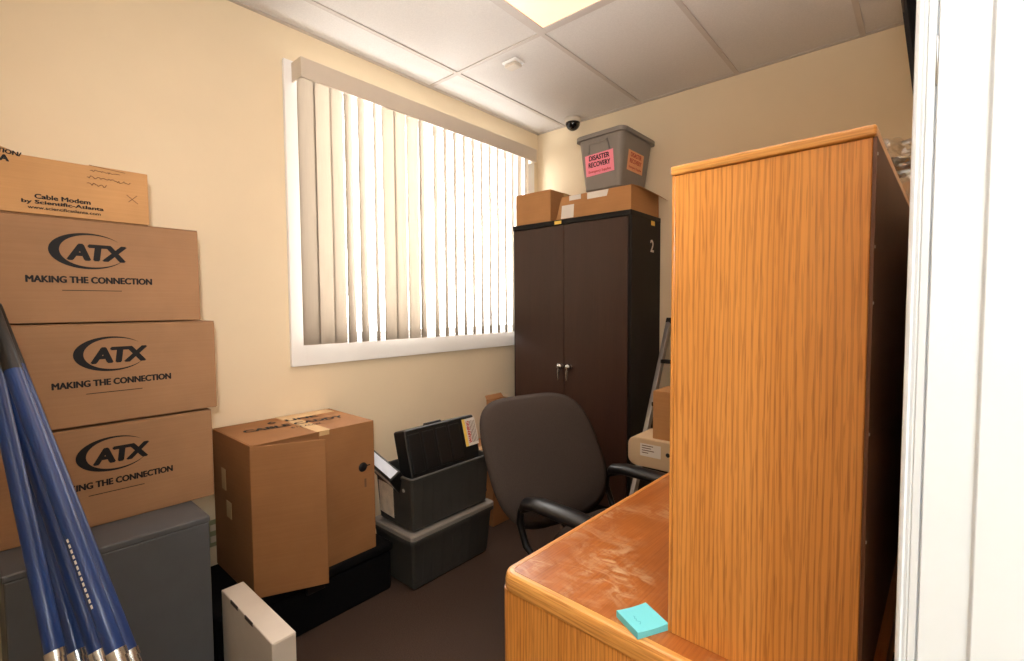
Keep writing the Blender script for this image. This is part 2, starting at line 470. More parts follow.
# ------------------------------------------------------------------ dark wardrobe cabinet
CX0, CX1, CY0, CY1, CZ = -2.276, -1.345, 2.650, 3.066, 1.949
L = (CX0, CY0, 0)
cab = thing('storage_cabinet', 'tall dark brown two-door storage cabinet in the back corner', 'cabinet', L)
bm = nb()
box(bm, CX0, CX0+0.022, CY0+0.004, CY1, 0.0, CZ-0.034, 0.001); box(bm, CX1-0.022, CX1, CY0+0.004, CY1, 0.0, CZ-0.034, 0.001)
box(bm, CX0+0.022, CX1-0.022, CY1-0.012, CY1, 0.06, CZ-0.034); box(bm, CX0+0.022, CX1-0.022, CY0+0.03, CY1-0.012, 0.06, 0.085)
box(bm, CX0+0.022, CX1-0.022, CY0+0.012, CY0+0.03, 0.0, 0.085)
obj('body', at(0, bm, L), M['blacklam'], cab)
obj('top', at(0, box(nb(), CX0-0.002, CX1+0.002, CY0-0.006, CY1, CZ-0.034, CZ, 0.003), L), M['blacklam'], cab)
xm = -1.831
for xa, xb, hx in ((CX0+0.016, xm-0.002, xm-0.016), (xm+0.002, CX1-0.022, xm+0.052)):
    dr = obj('door', at(0, box(nb(), xa, xb, CY0-0.004, CY0+0.012, 0.09, CZ-0.038, 0.002), L), M['cherry'], cab)
    hb = nb()
    lathe(hb, [(0.019, 0), (0.019, 0.006), (0.014, 0.012), (0.0145, 0.024), (0.0195, 0.032), (0.0165, 0.042), (0.0, 0.045)], (hx, CY0-0.004, 0.968), 18, 'Y')
    tube(hb, [(hx-0.006, CY0-0.028, 0.960), (hx-0.012, CY0-0.032, 0.93), (hx-0.014, CY0-0.030, 0.875)], [0.011, 0.0085, 0.005], 10)
    obj('handle', at(0, hb, L), M['chrome'], dr)
obj('side_sticker', at(0, box(nb(), CX1, CX1+0.001, 2.922, 2.976, 1.887, 1.934), L), M['yellow'], cab)['label'] = 'yellow square sticker'
two = text_mesh('2', 0.045, 0.075, 0.06); put(two, (CX1+EPS, 2.937, 1.755), (0, 1, 0), (0, 0, 1))
obj('painted_number', at(0, two, L), M['paper'], cab)
obj('top_sticker', at(0, box(nb(), -1.905, -1.850, CY0-0.0075, CY0-0.006, CZ-0.029, CZ-0.008), L), M['yellow'], cab)['label'] = 'yellow tag'

# boxes on the cabinet
def carton(name, label, loc, w, dpt, h, mat, tape='z', bev=0.003, cat='box'):
    """closed carton: root at base centre, local box; seam and tape on top"""
    t = thing(name, label, cat, loc)
    bm = nb(); box(bm, -w/2, w/2, -dpt/2, dpt/2, 0, h-0.004, bev)
    obj('body', bm, mat, t)
    fl = nb()
    if tape == 'y':
        box(fl, -w/2+0.001, -0.0012, -dpt/2+0.001, dpt/2-0.001, h-0.004, h, 0.0012); box(fl, 0.0012, w/2-0.001, -dpt/2+0.001, dpt/2-0.001, h-0.004, h, 0.0012)
    else:
        box(fl, -w/2+0.001, w/2-0.001, -dpt/2+0.001, -0.0012, h-0.004, h, 0.0012); box(fl, -w/2+0.001, w/2-0.001, 0.0012, dpt/2-0.001, h-0.004, h, 0.0012)
    obj('top_flaps', fl, mat, t)
    tp = nb()
    if tape == 'y':
        box(tp, -0.025, 0.025, -dpt/2-0.0008, dpt/2+0.0008, h, h+0.0006)
        box(tp, -0.025, 0.025, -dpt/2-0.0008, -dpt/2-0.0002, h-0.07, h); box(tp, -0.025, 0.025, dpt/2+0.0002, dpt/2+0.0008, h-0.07, h)
    else:
        box(tp, -w/2-0.0008, w/2+0.0008, -0.025, 0.025, h, h+0.0006)
        box(tp, w/2+0.0002, w/2+0.0008, -0.025, 0.025, h-0.07, h); box(tp, -w/2-0.0008, -w/2-0.0002, -0.025, 0.025, h-0.07, h)
    obj('tape', tp, M['tape'], t)
    return t
carton('cardboard_box', 'plain brown carton at the window end of the dark cabinet top', (-2.102, 2.84, CZ), 0.306, 0.365, 0.218, M['cardC'])
# wide open-flapped carton
L = (-1.628, 2.86, CZ)
wc = thing('cardboard_box', 'wide brown carton with white tape under the grey bin', 'box', L)
bm = nb()
w0, w1, y0, y1, h = -1.906, -1.353, 2.662, 3.055, 0.150
loft(bm, [[(w0, y0, CZ), (w1, y0, CZ), (w1, y1, CZ), (w0, y1, CZ)],
          [(w0+0.045, y0+0.004, CZ+h), (w1-0.002, y0+0.002, CZ+h), (w1-0.002, y1, CZ+h), (w0+0.045, y1, CZ+h)]])
obj('body', at(0, bm, L), M['cardC'], wc)
bm = nb()
prism(bm, [(w1-0.002, y0+0.002, CZ+h), (w1+0.012, y0+0.10, CZ+h+0.002), (w1+0.075, y1-0.06, CZ+h-0.052), (w1+0.07, y1-0.02, CZ+h-0.052), (w1-0.002, y1, CZ+h)], (0, 0, 0.003))
obj('flap', at(0, bm, L), M['cardC'], wc)
tp = nb()
sl = 0.004/h
for xa, xb, za, zb in ((-1.80, -1.71, 0.118, 0.149), (-1.662, -1.462, 0.108, 0.149)):
    prism(tp, [(xa, y0+za*sl-0.0014, CZ+za), (xb, y0+za*sl-0.0014, CZ+za), (xb, y0+zb*sl-0.0014, CZ+zb), (xa, y0+zb*sl-0.0014, CZ+zb)], (0, 0.001, 0))
obj('tape', at(0, tp, L), M['paper'], wc)['label'] = 'white tape strips'
lb = nb(); prism(lb, [(-1.865, y0-0.001, CZ+0.006), (-1.765, y0-0.001, CZ+0.006), (-1.762, y0+0.0015, CZ+0.092), (-1.858, y0+0.0015, CZ+0.092)], (0, 0.0005, 0))
obj('paper_label', at(0, lb, L), M['paper'], wc)['label'] = 'white paper label'

# grey bin on top
BZ = CZ+h+0.0085
L = (-1.575, 2.868, BZ)
gb = thing('plastic_bin', 'grey plastic bin with pink sign standing on cartons above the cabinet', 'storage bin', L, math.radians(-3))
gb.rotation_euler.x = math.radians(-1.6)
bh, bw, bl_ = 0.355, 0.335, 0.385
obj('tub', tub(bw, bl_, bh, 0.034, 0.004, 0.018, 0.028, 0.04), M['bin'], gb)
# handle recess frame on the front wall (front is local -Y)
hb = nb()
def fy(z): return -bl_/2+0.034*(1-z/(bh-0.028))
pts = [(-0.085, 0.235), (-0.078, 0.296), (0.055, 0.296), (0.068, 0.235)]
path = [(x, fy(z)-0.001, z) for x, z in pts]
tube(hb, path, 0.008, 8)
obj('handle', hb, M['bin'], gb)
def slanted(bm_, z, x, off):
    v = Vector((0, fy(z+0.05)-fy(z-0.05), 0.1)).normalized()
    return put(bm_, (x, fy(z)-off, z), (1, 0, 0), v)
sg = nb(); box(sg, -0.105, 0.105, -0.066, 0.066, -0.0008, 0.0, mat=Matrix.Rotation(math.radians(2), 4, 'Z'))
sign = obj('front_sign', slanted(sg, 0.165, -0.008, 0.0015), M['pink'], gb); sign['label'] = 'pink paper sign'
for s_, wd, ht, dz in (('DISASTER', 0.150, 0.030, 0.206), ('RECOVERY', 0.160, 0.030, 0.164), ('Emergency Supplies', 0.165, 0.020, 0.120)):
    obj('lettering', slanted(text_mesh(s_, wd, ht, 0.05 if ht > 0.025 else 0.03), dz, -0.008, 0.0026), M['ink'] if ht > 0.025 else M['red'], sign)
def fx(z): return bw/2-0.034*(1-z/(bh-0.028))
def slantx(bm_, z, y, off):
    v = Vector((fx(z+0.05)-fx(z-0.05), 0, 0.1)).normalized()
    return put(bm_, (fx(z)+off, y, z), (0, 1, 0), v)
sg = nb(); box(sg, -0.095, 0.095, -0.062, 0.062, -0.0008, 0.0)
sign = obj('side_sign', slantx(sg, 0.175, -0.01, 0.0015), M['orange'], gb); sign['label'] = 'orange paper sign'
for s_, wd, ht, dz in (('DISASTER', 0.13, 0.026, 0.212), ('RECOVERY', 0.14, 0.026, 0.175), ('Emergency Supplies', 0.15, 0.018, 0.135)):
    obj('lettering', slantx(text_mesh(s_, wd, ht, 0.05 if ht > 0.02 else 0.03), dz, -0.01, 0.0026), M['red'], sign)

# ------------------------------------------------------------------ left stack: grey metal cabinet and cartons
GX, GY0, GY1, GZ = -1.837, 0.045, 0.530, 0.660
L = (-2.09, 0.29, 0)
gc = thing('metal_cabinet', 'low grey metal cabinet under the stack of printed cartons', 'cabinet', L)
obj('body', at(0, box(nb(), XL+0.02, GX-0.004, GY0, GY1, 0.02, GZ-0.02, 0.004), L), M['greymetal'], gc)
obj('top', at(0, box(nb(), XL+0.02, GX, GY0-0.004, GY1+0.003, GZ-0.022, GZ, 0.005), L), M['greymetal'], gc)
obj('front_panel', at(0, box(nb(), GX-0.006, GX, GY0+0.001, GY1-0.001, 0.03, GZ-0.022, 0.003), L), M['greymetal'], gc)
obj('plinth', at(0, box(nb(), XL+0.03, GX-0.03, GY0+0.02, GY1-0.02, 0.0, 0.02), L), M['black'], gc)

def crescent():
    """swoosh: thick on the left, tapering to points at the right, open on the right"""
    bm = nb(); n = 48; A0, A1 = math.radians(38), math.radians(330); prev = None
    for i in range(n+1):
        a = A0+(A1-A0)*i/n; t = i/n
        th = 0.26*math.sin(PI*t)**1.1+0.004
        o = Vector((math.cos(a), math.sin(a), 0)); q = Vector((math.cos(a)*(1-th)+0.0, math.sin(a)*(1-th*0.75), 0))
        vo, vi = bm.verts.new(o), bm.verts.new(q)
        if prev: bm.faces.new((prev[0], vo, vi, prev[1]))
        prev = (vo, vi)
    return bm
BX = -2.030
Z1 = GZ
def atx_box(label, loc):
    """root: front face base centre; local x<0 goes back to the wall"""
    t = thing('cardboard_box', label, 'box', loc, 0, 'printed cartons on the grey cabinet')
    hh = 0.329; dd = 0.335; ww = 0.62
    bm = nb(); box(bm, -dd, 0, -ww/2, ww/2, 0.001, hh-0.004, 0.004, 3); obj('body', bm, M['cardA'], t)
    bm = nb(); box(bm, -dd+0.001, -dd/2-0.001, -ww/2+0.001, ww/2-0.001, hh-0.004, hh-0.0006, 0.0012); box(bm, -dd/2+0.001, -0.001, -ww/2+0.001, ww/2-0.001, hh-0.004, hh-0.0006, 0.0012)
    obj('top_flaps', bm, M['cardA'], t)
    U, V = (0, 1, 0), (0, 0, 1)
    c = crescent(); bmesh.ops.scale(c, vec=(0.094, 0.057, 1), verts=c.verts)
    lg = obj('printed_logo', put(c, (EPS, 0.004, 0.225), U, V), M['ink'], t)
    tx = text_mesh('ATX', 0.142, 0.048, 0.10, 0.12, space=0.88)
    obj('lettering', put(tx, (EPS, 0.026, 0.221), U, V), M['ink'], lg)
    obj('slogan', put(text_mesh('MAKING THE CONNECTION', 0.306, 0.020, 0.07), (EPS, 0.012, 0.133), U, V), M['ink'], t)
    bm = nb(); box(bm, 0.0002, EPS, -0.063, 0.083, 0.0985, 0.1005); obj('rule_line', bm, M['ink'], t)
    return t
b3 = atx_box('bottom one of the three cartons printed ATX, resting on the grey cabinet', (BX, 0.606-0.31, Z1))
b2 = dup(b3, (BX, 0.626-0.31, Z1+0.335), 'middle one of the three cartons printed ATX')
b1 = dup(b3, (BX, 0.582-0.31, Z1+0.667), 'top one of the three cartons printed ATX, under the modem carton')
b2.rotation_euler = (0, 0, math.radians(0.0))
# logos sit a little differently on each carton: shift the printed parts
def shift(root, dy, dz):
    for ch in root.children:
        if ch.name.split('.')[0] in ('printed_logo', 'slogan', 'rule_line'):
            ch.location = (0, dy, dz)
shift(b3, 0.014, 0.006); shift(b2, 0.0, 0.003); shift(b1, 0.0, 0.003)
# modem carton
T0z = Z1+0.667+0.329
L = (BX, 0.19, T0z)
mc = thing('cardboard_box', 'tan cable modem carton with raised flap, topmost on the left stack', 'box', L)
obj('body', at(0, box(nb(), BX-0.30, BX, -0.12, 0.438, T0z+0.001, T0z+0.172, 0.003), L), M['cardtop'], mc)
fl = nb()
prof = [(0.437, 1.829), (0.301, 1.829), (0.200, 1.819), (0.14, 1.826), (0.093, 1.842), (-0.118, 1.865), (-0.118, T0z+0.002), (0.437, T0z+0.002)]
prism(fl, [(BX+0.0005, y, z+0.0) for y, z in prof], (0.003, 0, 0))
obj('front_flap', at(0, fl, L), M['cardtop'], mc)
U, V = (0, 1, 0), (0, 0, 1); FX = BX+0.0035+EPS
for s_, w_, h_, y_, z_, b_ in (('Cable Modem', 0.126, 0.0135, 0.222, 1.710, 0.07), ('by Scientific-Atlanta', 0.186, 0.0135, 0.224, 1.6915, 0.07), ('www.scientificatlanta.com', 0.166, 0.009, 0.226, 1.6765, 0.05)):
    obj('lettering', at(0, put(text_mesh(s_, w_, h_, b_), (FX, y_, z_), U, V), L), M['ink'], mc)
FX2 = BX+0.0035+EPS
obj('lettering', at(0, put(text_mesh('ATION/', 0.06, 0.012, 0.08), (FX2, 0.105, 1.829), (0, 1, -0.12), (0, 0.12, 1)), L), M['ink'], mc)
obj('lettering', at(0, put(text_mesh('TA', 0.034, 0.017, 0.1), (FX2, 0.092, 1.810), (0, 1, -0.05), (0, 0.05, 1)), L), M['ink'], mc)
hw = strokes([[(x, y+0.022) for x, y in scribble(0.075, 0.006, 3)], [(x+0.01, y) for x, y in scribble(0.11, 0.009, 4)], [(x-0.02, y-0.022) for x, y in scribble(0.05, 0.008, 5)],
              [(-0.04, 0.037), (0.05, 0.033)]], 0.0009)
obj('cross_mark', at(0, put(strokes([[(0.055, -0.038), (0.085, -0.062)], [(0.082, -0.036), (0.06, -0.06)]], 0.0009), (FX2+0.0002, 0.325, 1.790), (0, 1, -0.04), (0, 0.04, 1)), L), M['fadedink'], mc)
obj('handwriting', at(0, put(hw, (FX2+0.0002, 0.325, 1.790), (0, 1, -0.04), (0, 0.04, 1)), L), M['fadedink'], mc)

# ------------------------------------------------------------------ black box and big carton under the window
L = (-2.14, 0.94, 0)
bb = thing('equipment_case', 'black case on the floor carrying the large brown carton', 'case', L)
obj('body', at(0, box(nb(), XL+0.012, -1.935, 0.57, 1.325, 0.0, 0.19, 0.012), L), M['blackmatte'], bb)
obj('lid', at(0, box(nb(), XL+0.012, -1.928, 0.562, 1.333, 0.192, 0.232, 0.012), L), M['blackmatte'], bb)
obj('latch', at(0, box(nb(), -1.936, -1.920, 0.90, 0.98, 0.165, 0.215, 0.004), L), M['black'], bb)

Bx0, Bx1, By0, By1, Bz0, Bz1 = XL+0.012, -1.950, 0.705, 1.252, 0.232, 0.840
L = ((Bx0+Bx1)/2, (By0+By1)/2, Bz0)
bc = thing('cardboard_box', 'large brown carton with one front flap ajar beneath the window', 'box', L)
bm = nb()
t_ = 0.006
box(bm, Bx0, Bx1, By0, By0+t_, Bz0, Bz1, 0.002); box(bm, Bx0, Bx1, By1-t_, By1, Bz0, Bz1, 0.002)
box(bm, Bx0, Bx0+t_, By0+t_, By1-t_, Bz0, Bz1, 0.002); box(bm, Bx0+t_, Bx1, By0+t_, By1-t_, Bz0, Bz0+t_); box(bm, Bx0+t_, Bx1, By0+t_, By1-t_, Bz1-t_, Bz1, 0.002)
obj('body', at(0, bm, L), M['cardB'], bc)
for a in ((Bz0+0.007, Bz0+0.28), (Bz1-0.28, Bz1-0.007)): obj('inner_flap', at(0, box(nb(), Bx1-0.012, Bx1-0.008, By0+0.007, By1-0.007, *a), L), M['cardB'], bc)
obj('front_flap', at(0, box(nb(), Bx1-0.006, Bx1, By0+0.275, By1-0.002, Bz0+0.003, Bz1-0.003, 0.002), L), M['cardB'], bc)
fl = box(nb(), -0.006, 0.0, 0, 0.272, 0.003, Bz1-Bz0-0.004, 0.002)
bmesh.ops.transform(fl, matrix=Matrix.Translation((Bx1+0.002, By0, Bz0)) @ Matrix.Rotation(math.radians(-26), 4, 'Z'), verts=fl.verts)
obj('front_flap', at(0, fl, L), M['cardB'], bc)['label'] = 'front flap standing ajar'
tp = nb(); box(tp, Bx0, Bx1+0.001, 0.975, 1.035, Bz1, Bz1+0.0008); box(tp, Bx1, Bx1+0.001, 0.985, 1.03, Bz1-0.02, Bz1+0.0004)
obj('tape', at(0, tp, L), M['tape'], bc)
obj('tape', at(0, box(nb(), Bx0, Bx0+0.09, 0.98, 1.23, Bz1+0.0001, Bz1+0.0009), L), M['tape'], bc)
U, V = (0, 1, 0), (-1, 0, 0)
u2 = Vector((0.12, 1, 0)).normalized(); v2 = Vector((0, 0, 1)).cross(u2)
obj('lettering', at(0, put(text_mesh('CABLE CADDY', 0.43, 0.045, 0.06), (-2.165, 0.985, Bz1+0.0016), u2, v2), L), M['ink'], bc)
obj('lettering', at(0, put(text_mesh('6  LINE', 0.22, 0.04, 0.06), (-2.255, 1.01, Bz1+0.0016), u2, v2), L), M['ink'], bc)
obj('lettering', at(0, put(text_mesh('6 / CADDY', 0.13, 0.03, 0.0), (-2.095, 1.0, Bz1+0.0016), u2, v2), L), M['ink'], bc)
bm = nb(); lathe(bm, [(0.022, 0), (0.022, 0.0006), (0, 0.0006)], (Bx1+0.0002, 1.190, 0.632), 16, 'X'); box(bm, Bx1+0.0001, Bx1+0.0006, 1.206, 1.228, 0.632, 0.637)
obj('hand_hole', at(0, bm, L), M['ink'], bc)
obj('slit_mark', at(0, box(nb(), Bx1+0.0001, Bx1+0.0006, 1.197, 1.207, 0.535, 0.575), L), M['fadedink'], bc)
for a in ((-2.262, -2.215, 0.60, 0.69), (-2.215, -2.16, 0.49, 0.56)): obj('side_label', at(0, box(nb(), a[0], a[1], By0-0.001, By0-0.0002, a[2], a[3]), L), M['tape'], bc)

# wall outlet plate seen in the gap
L = (XL, 0.70, 0.37)
op = thing('wall_outlet', 'grey-green outlet plate low on the wall between cabinet and large carton', 'outlet', L)
obj('plate', box(nb(), 0.0, 0.008, -0.04, 0.045, -0.06, 0.06, 0.003), M['greenplate'], op)
for z in (0.012, -0.040): obj('socket', box(nb(), 0.008, 0.011, -0.016, 0.016, z, z+0.028, 0.001), M['valance'], op)

# flat white carton standing on edge
L = (-1.690, 0.615, 0)
wf = thing('flat_carton', 'flat white carton standing on edge in front of the black case', 'box', L)
obj('body', at(0, box(nb(), -1.903, -1.474, 0.578, 0.652, 0, 0.350, 0.003), L), M['cartonwhite'], wf)
for xa in (-1.812, -1.685): obj('tab_slot', at(0, box(nb(), xa, xa+0.065, 0.5772, 0.5795, 0.338, 0.3508), L), M['darkpole'], wf)
obj('end_flap', at(0, box(nb(), -1.4745, -1.4725, 0.583, 0.650, 0.004, 0.346, 0.0008), L), M['cartonwhite'], wf)

# ------------------------------------------------------------------ grey totes
L = (-1.965, 1.630, 0)
lt = thing('storage_tote', 'lower grey tote of the two, standing on the carpet', 'storage bin', L, 0, 'grey totes under the window')
obj('tub', tub(0.320, 0.550, 0.262, 0.020, 0.004, 0.012, 0.02, 0.018, 0.004), M['tote'], lt)
bm = nb()
rr = lambda i, z: [(x, y, z) for x, y in rrect(-0.1575-0.014+i, 0.1575+0.014-i, -0.2725-0.014+i, 0.2725+0.014-i, 0.022, 5)]
loft(bm, [rr(0, 0.2625), rr(0, 0.280), rr(0.004, 0.284), rr(0.03, 0.284), rr(0.034, 0.279)])
obj('lid', bm, M['bin'], lt)['label'] = 'paler grey lid with raised rim'
L2 = (-1.968, 1.632, 0.2845)
ut = thing('storage_tote', 'upper grey tote of the two, filled with a binder and a black case', 'storage bin', L2, 0, 'grey totes under the window')
obj('tub', tub(0.305, 0.535, 0.271, 0.014, 0.004, 0.009, 0.016, 0.018, 0.003), M['tote'], ut)
sl_ = nb(); prism(sl_, [(-0.130, -0.2575, 0.038), (0.002, -0.2575, 0.028), (0.004, -0.2655, 0.212), (-0.134, -0.2655, 0.220)], (0, -0.002, 0))
sv = obj('label_sleeve', sl_, clear_film('label_film', 0.12, 0.1), ut)
sl_ = nb(); prism(sl_, [(-0.122, -0.2579, 0.045), (-0.006, -0.2579, 0.036), (-0.004, -0.2648, 0.200), (-0.126, -0.2648, 0.207)], (0, -0.001, 0))
obj('paper_insert', sl_, plain('printed_insert', (240, 226, 206), 0.7, var=0.15, scale=26), sv)
obj('sleeve_rivet', lathe(nb(), [(0.009, 0), (0.009, 0.003), (0, 0.004)], (0.085, -0.2665, 0.200), 12, 'Y'), M['bin'], ut)

# black case lying in the upper tote
L = (-1.915, 1.650, 0.40)
bg = thing('carrying_case', 'black ribbed case with yellow and white sticker in the upper tote', 'case', L)
RM = Matrix.Rotation(math.radians(-15), 4, 'Y')
def cs(bm):
    bmesh.ops.transform(bm, matrix=RM, verts=bm.verts); return bm
bm = nb(); box(bm, -0.05, 0.05, -0.222, 0.262, -0.09, 0.352, 0.012, 3)
obj('shell', cs(bm), M['black'], bg)
bm = nb()
for y in (-0.21, -0.12, -0.03, 0.06): box(bm, 0.048, 0.056, y, y+0.078, 0.13, 0.325, 0.005)
obj('ribbed_panel', cs(bm), M['black'], bg)
obj('carry_handle', cs(tube(nb(), [(0.0, -0.06, 0.34), (0.0, -0.055, 0.356), (0.0, 0.055, 0.356), (0.0, 0.06, 0.34)], 0.008, 8)), M['armpad'], bg)
st = obj('sticker', cs(box(nb(), 0.056, 0.0575, 0.160, 0.258, 0.185, 0.335)), M['paper'], bg); st['label'] = 'white sticker with yellow edge'
obj('sticker_edge', cs(box(nb(), 0.0575, 0.0582, 0.160, 0.180, 0.185, 0.335)), M['yellow'], st)
obj('lettering', cs(put(text_mesh('WARNING', 0.12, 0.022, 0.05), (0.0587, 0.198, 0.260), (0, 0.0, 1), (0, -1, 0))), M['red'], st)
bm = nb()
for k in range(4): box(bm, 0.0575, 0.0583, 0.214+0.011*k, 0.218+0.011*k, 0.20, 0.32)
obj('print_lines', cs(bm), M['fadedink'], st)

# binder
L = (-2.035, 1.395, 0.515)
bi = thing('ring_binder', 'black ring binder with pale cover propped at the tote end', 'binder', L)
RB = Matrix.Rotation(math.radians(16), 4, 'Y') @ Matrix.Rotation(math.radians(38), 4, 'X')
def rb(bm): bmesh.ops.transform(bm, matrix=RB, verts=bm.verts); return bm
bm = nb(); box(bm, -0.115, 0.128, -0.035, 0.030, -0.05, 0.115, 0.006)
obj('cover', rb(bm), M['black'], bi)
obj('spine_label', rb(box(nb(), -0.095, 0.105, -0.0365, -0.035, 0.03, 0.088)), M['paper'], bi)['label'] = 'white spine label'
obj('page_sheet', rb(box(nb(), -0.09, 0.118, -0.024, 0.022, 0.115, 0.1165)), M['paleblue'], bi)['label'] = 'pale blue-white sheet'
obj('lettering', rb(put(text_mesh('RECORDS', 0.0001+0.12, 0.02, 0.0), (0.005, -0.0372, 0.058), (1, 0, 0), (0, 0, 1))), M['fadedink'], bi)

# ------------------------------------------------------------------ tall carton behind the chair, small open carton on it
carton('cardboard_box', 'brown carton on the carpet between the totes and dark cabinet', (-2.168, 2.335, 0), 0.345, 0.44, 0.450, M['cardB'], 'y')
L = (-2.12, 2.35, 0.4510)
oc = thing('small_carton', 'small open-topped carton on the box by the dark cabinet', 'box', L)
bm = nb()
sq = lambda w_, l_, z: [(x, y, z) for x, y in ((-w_, -l_), (w_, -l_), (w_, l_), (-w_, l_))]
loft(bm, [sq(0.07, 0.083, 0), sq(0.072, 0.085, 0.30), sq(0.068, 0.081, 0.30), sq(0.066, 0.079, 0.004)])
obj('body', bm, M['cardB'], oc)
bm = nb(); prism(bm, [(0.071, -0.084, 0.30), (0.071, 0.084, 0.30), (0.086, 0.078, 0.265), (0.086, -0.078, 0.265)], (0.003, 0, 0))
obj('flap', bm, M['cardB'], oc); bm = nb()
prism(bm, [(-0.071, -0.084, 0.30), (-0.071, 0.084, 0.30), (-0.088, 0.078, 0.325), (-0.088, -0.078, 0.325)], (-0.003, 0, 0))
obj('flap', bm, M['cardB'], oc)

# ------------------------------------------------------------------ office chair
L = (-0.885, 1.660, 0)
ch = thing('office_chair', 'charcoal fabric office chair with black armrests facing the oak desk', 'chair', L, math.radians(-6))
# backrest: curved padded panel
def pad_panel(w, hgt, th, curve, top_r, n=28):
    """u across (y), v up; returns loops thickness-wise"""
    bm = nb(); G = 22; verts = {}
    def outline(t):
        return t
    b = nb(); rows = []
    for side in (1, -1):
        rr_ = []
        for j in range(G+1):
            v = -1+2*j/G; row = []
            for i in range(G+1):
                u = -1+2*i/G
                # map square to superellipse
                p = 3.4
                s = (abs(u)**p+abs(v)**p)**(1/p); m_ = max(abs(u), abs(v))
                k = m_/s if s > 1e-6 else 1
                uu, vv = u*k, v*k
                edge = m_
                t = th/2*(1-edge**6)
                width = w/2*(1.0-0.02*vv-0.06*max(0, -vv)**2)
                x = side*t + curve*(uu*uu-0.5)+0.03*(vv*vv)*-1*0
                row.append(b.verts.new((x, uu*width, vv*hgt/2)))
            rr_.append(row)
        rows.append(rr_)
        for j in range(G):
            for i in range(G):
                f = b.faces.new((rr_[j][i], rr_[j][i+1], rr_[j+1][i+1], rr_[j+1][i])); f.smooth = True
    bmesh.ops.remove_doubles(b, verts=b.verts, dist=0.0005)
    bmesh.ops.recalc_face_normals(b, faces=b.faces)
    return b
tilt = Matrix.Translation((-0.375, -0.03, 0.715)) @ Matrix.Rotation(math.radians(-9), 4, 'Z') @ Matrix.Rotation(math.radians(-30), 4, 'Y')
bk = pad_panel(0.62, 0.58, 0.085, 0.05, 0.1)
bmesh.ops.transform(bk, matrix=tilt, verts=bk.verts)
obj('backrest', bk, M['fabric'], ch)
bk = pad_panel(0.58, 0.55, 0.03, 0.05, 0.1)
bmesh.ops.transform(bk, matrix=tilt @ Matrix.Translation((-0.04, 0, 0)), verts=bk.verts)
obj('back_shell', bk, M['black'], ch)
st_ = pad_panel(0.50, 0.46, 0.10, 0.012, 0.1)
bmesh.ops.transform(st_, matrix=Matrix.Translation((0.02, 0, 0.455)) @ Matrix.Rotation(math.radians(90), 4, 'Y'), verts=st_.verts)
obj('seat', st_, M['fabric'], ch)
obj('seat_pan', box(nb(), -0.18, 0.2, -0.2, 0.2, 0.385, 0.412, 0.008), M['black'], ch)
obj('back_bracket', tube(nb(), [(0.0, 0, 0.385), (-0.2, 0, 0.375), (-0.27, 0, 0.43), (-0.345, 0, 0.62)], [0.022, 0.026, 0.026, 0.02], 10), M['black'], ch)
for s in (-1, 1):
    y = s*0.285
    pb = nb()
    prof = [(-0.252, 0.020, 0.614), (-0.235, 0.034, 0.632), (-0.16, 0.046, 0.648), (0.0, 0.048, 0.652), (0.10, 0.044, 0.647), (0.16, 0.032, 0.634), (0.178, 0.016, 0.616)]
    loops = []
    for x, hw_, zt in prof:
        loops.append([(x, y+hw_*math.cos(a), zt-0.026+0.026*math.sin(a)*(1 if math.sin(a) > 0 else 0.8)) for a in [2*PI*k/16 for k in range(16)]])
    loft(pb, loops, smooth=True)
    arm = obj('armrest', pb, M['armpad'], ch)
    bt = nb()
    tube(bt, [(-0.05, y, 0.612), (-0.19, y, 0.606), (-0.262, y, 0.575), (-0.268, y, 0.52), (-0.235, y, 0.44), (-0.18, y*0.95, 0.39), (-0.08, y*0.66, 0.378)], 0.014, 10)
    tube(bt, [(0.08, y, 0.612), (0.10, y, 0.55), (0.06, y*0.98, 0.43), (0.02, y*0.9, 0.39), (0.0, y*0.62, 0.378)], 0.014, 10)
    obj('arm_bracket', bt, M['black'], arm)
obj('gas_column', lathe(nb(), [(0.026, 0.09), (0.026, 0.24), (0.017, 0.241), (0.017, 0.36), (0.05, 0.37), (0.05, 0.386)]), M['black'], ch)
for k in range(5):
    a = 2*PI*k/5+0.3; c, s = math.cos(a), math.sin(a)
    lg = obj('leg', tube(nb(), [(0.02*c, 0.02*s, 0.105), (0.15*c, 0.15*s, 0.095), (0.29*c, 0.29*s, 0.075)], [0.026, 0.022, 0.016], 10), M['black'], ch)
    cb = nb()
    for o_ in (-0.016, 0.016):
        lathe(cb, [(0.0, -0.008), (0.024, -0.007), (0.027, 0.0), (0.024, 0.007), (0.0, 0.008)], (0, 0, 0), 14, 'Y')
        vs = [v for v in cb.verts if not v.tag]
        for v in vs: v.co.y += o_; v.tag = True
    bmesh.ops.transform(cb, matrix=Matrix.Translation((0.285*c, 0.285*s, 0.027)) @ Matrix.Rotation(a+0.7, 4, 'Z'), verts=cb.verts)
    tube(cb, [(0.285*c, 0.285*s, 0.075), (0.285*c, 0.285*s, 0.03)], 0.008, 8)
    obj('caster', cb, M['black'], lg)

# ------------------------------------------------------------------ oak desk
RD = math.radians(-1.8)
L = (-0.741, 0.808, 0)
dk = thing('desk', 'oak desk with worn top along the right wall', 'desk', L, RD)
DW, DL, DZ = 0.698, 1.62, 0.75
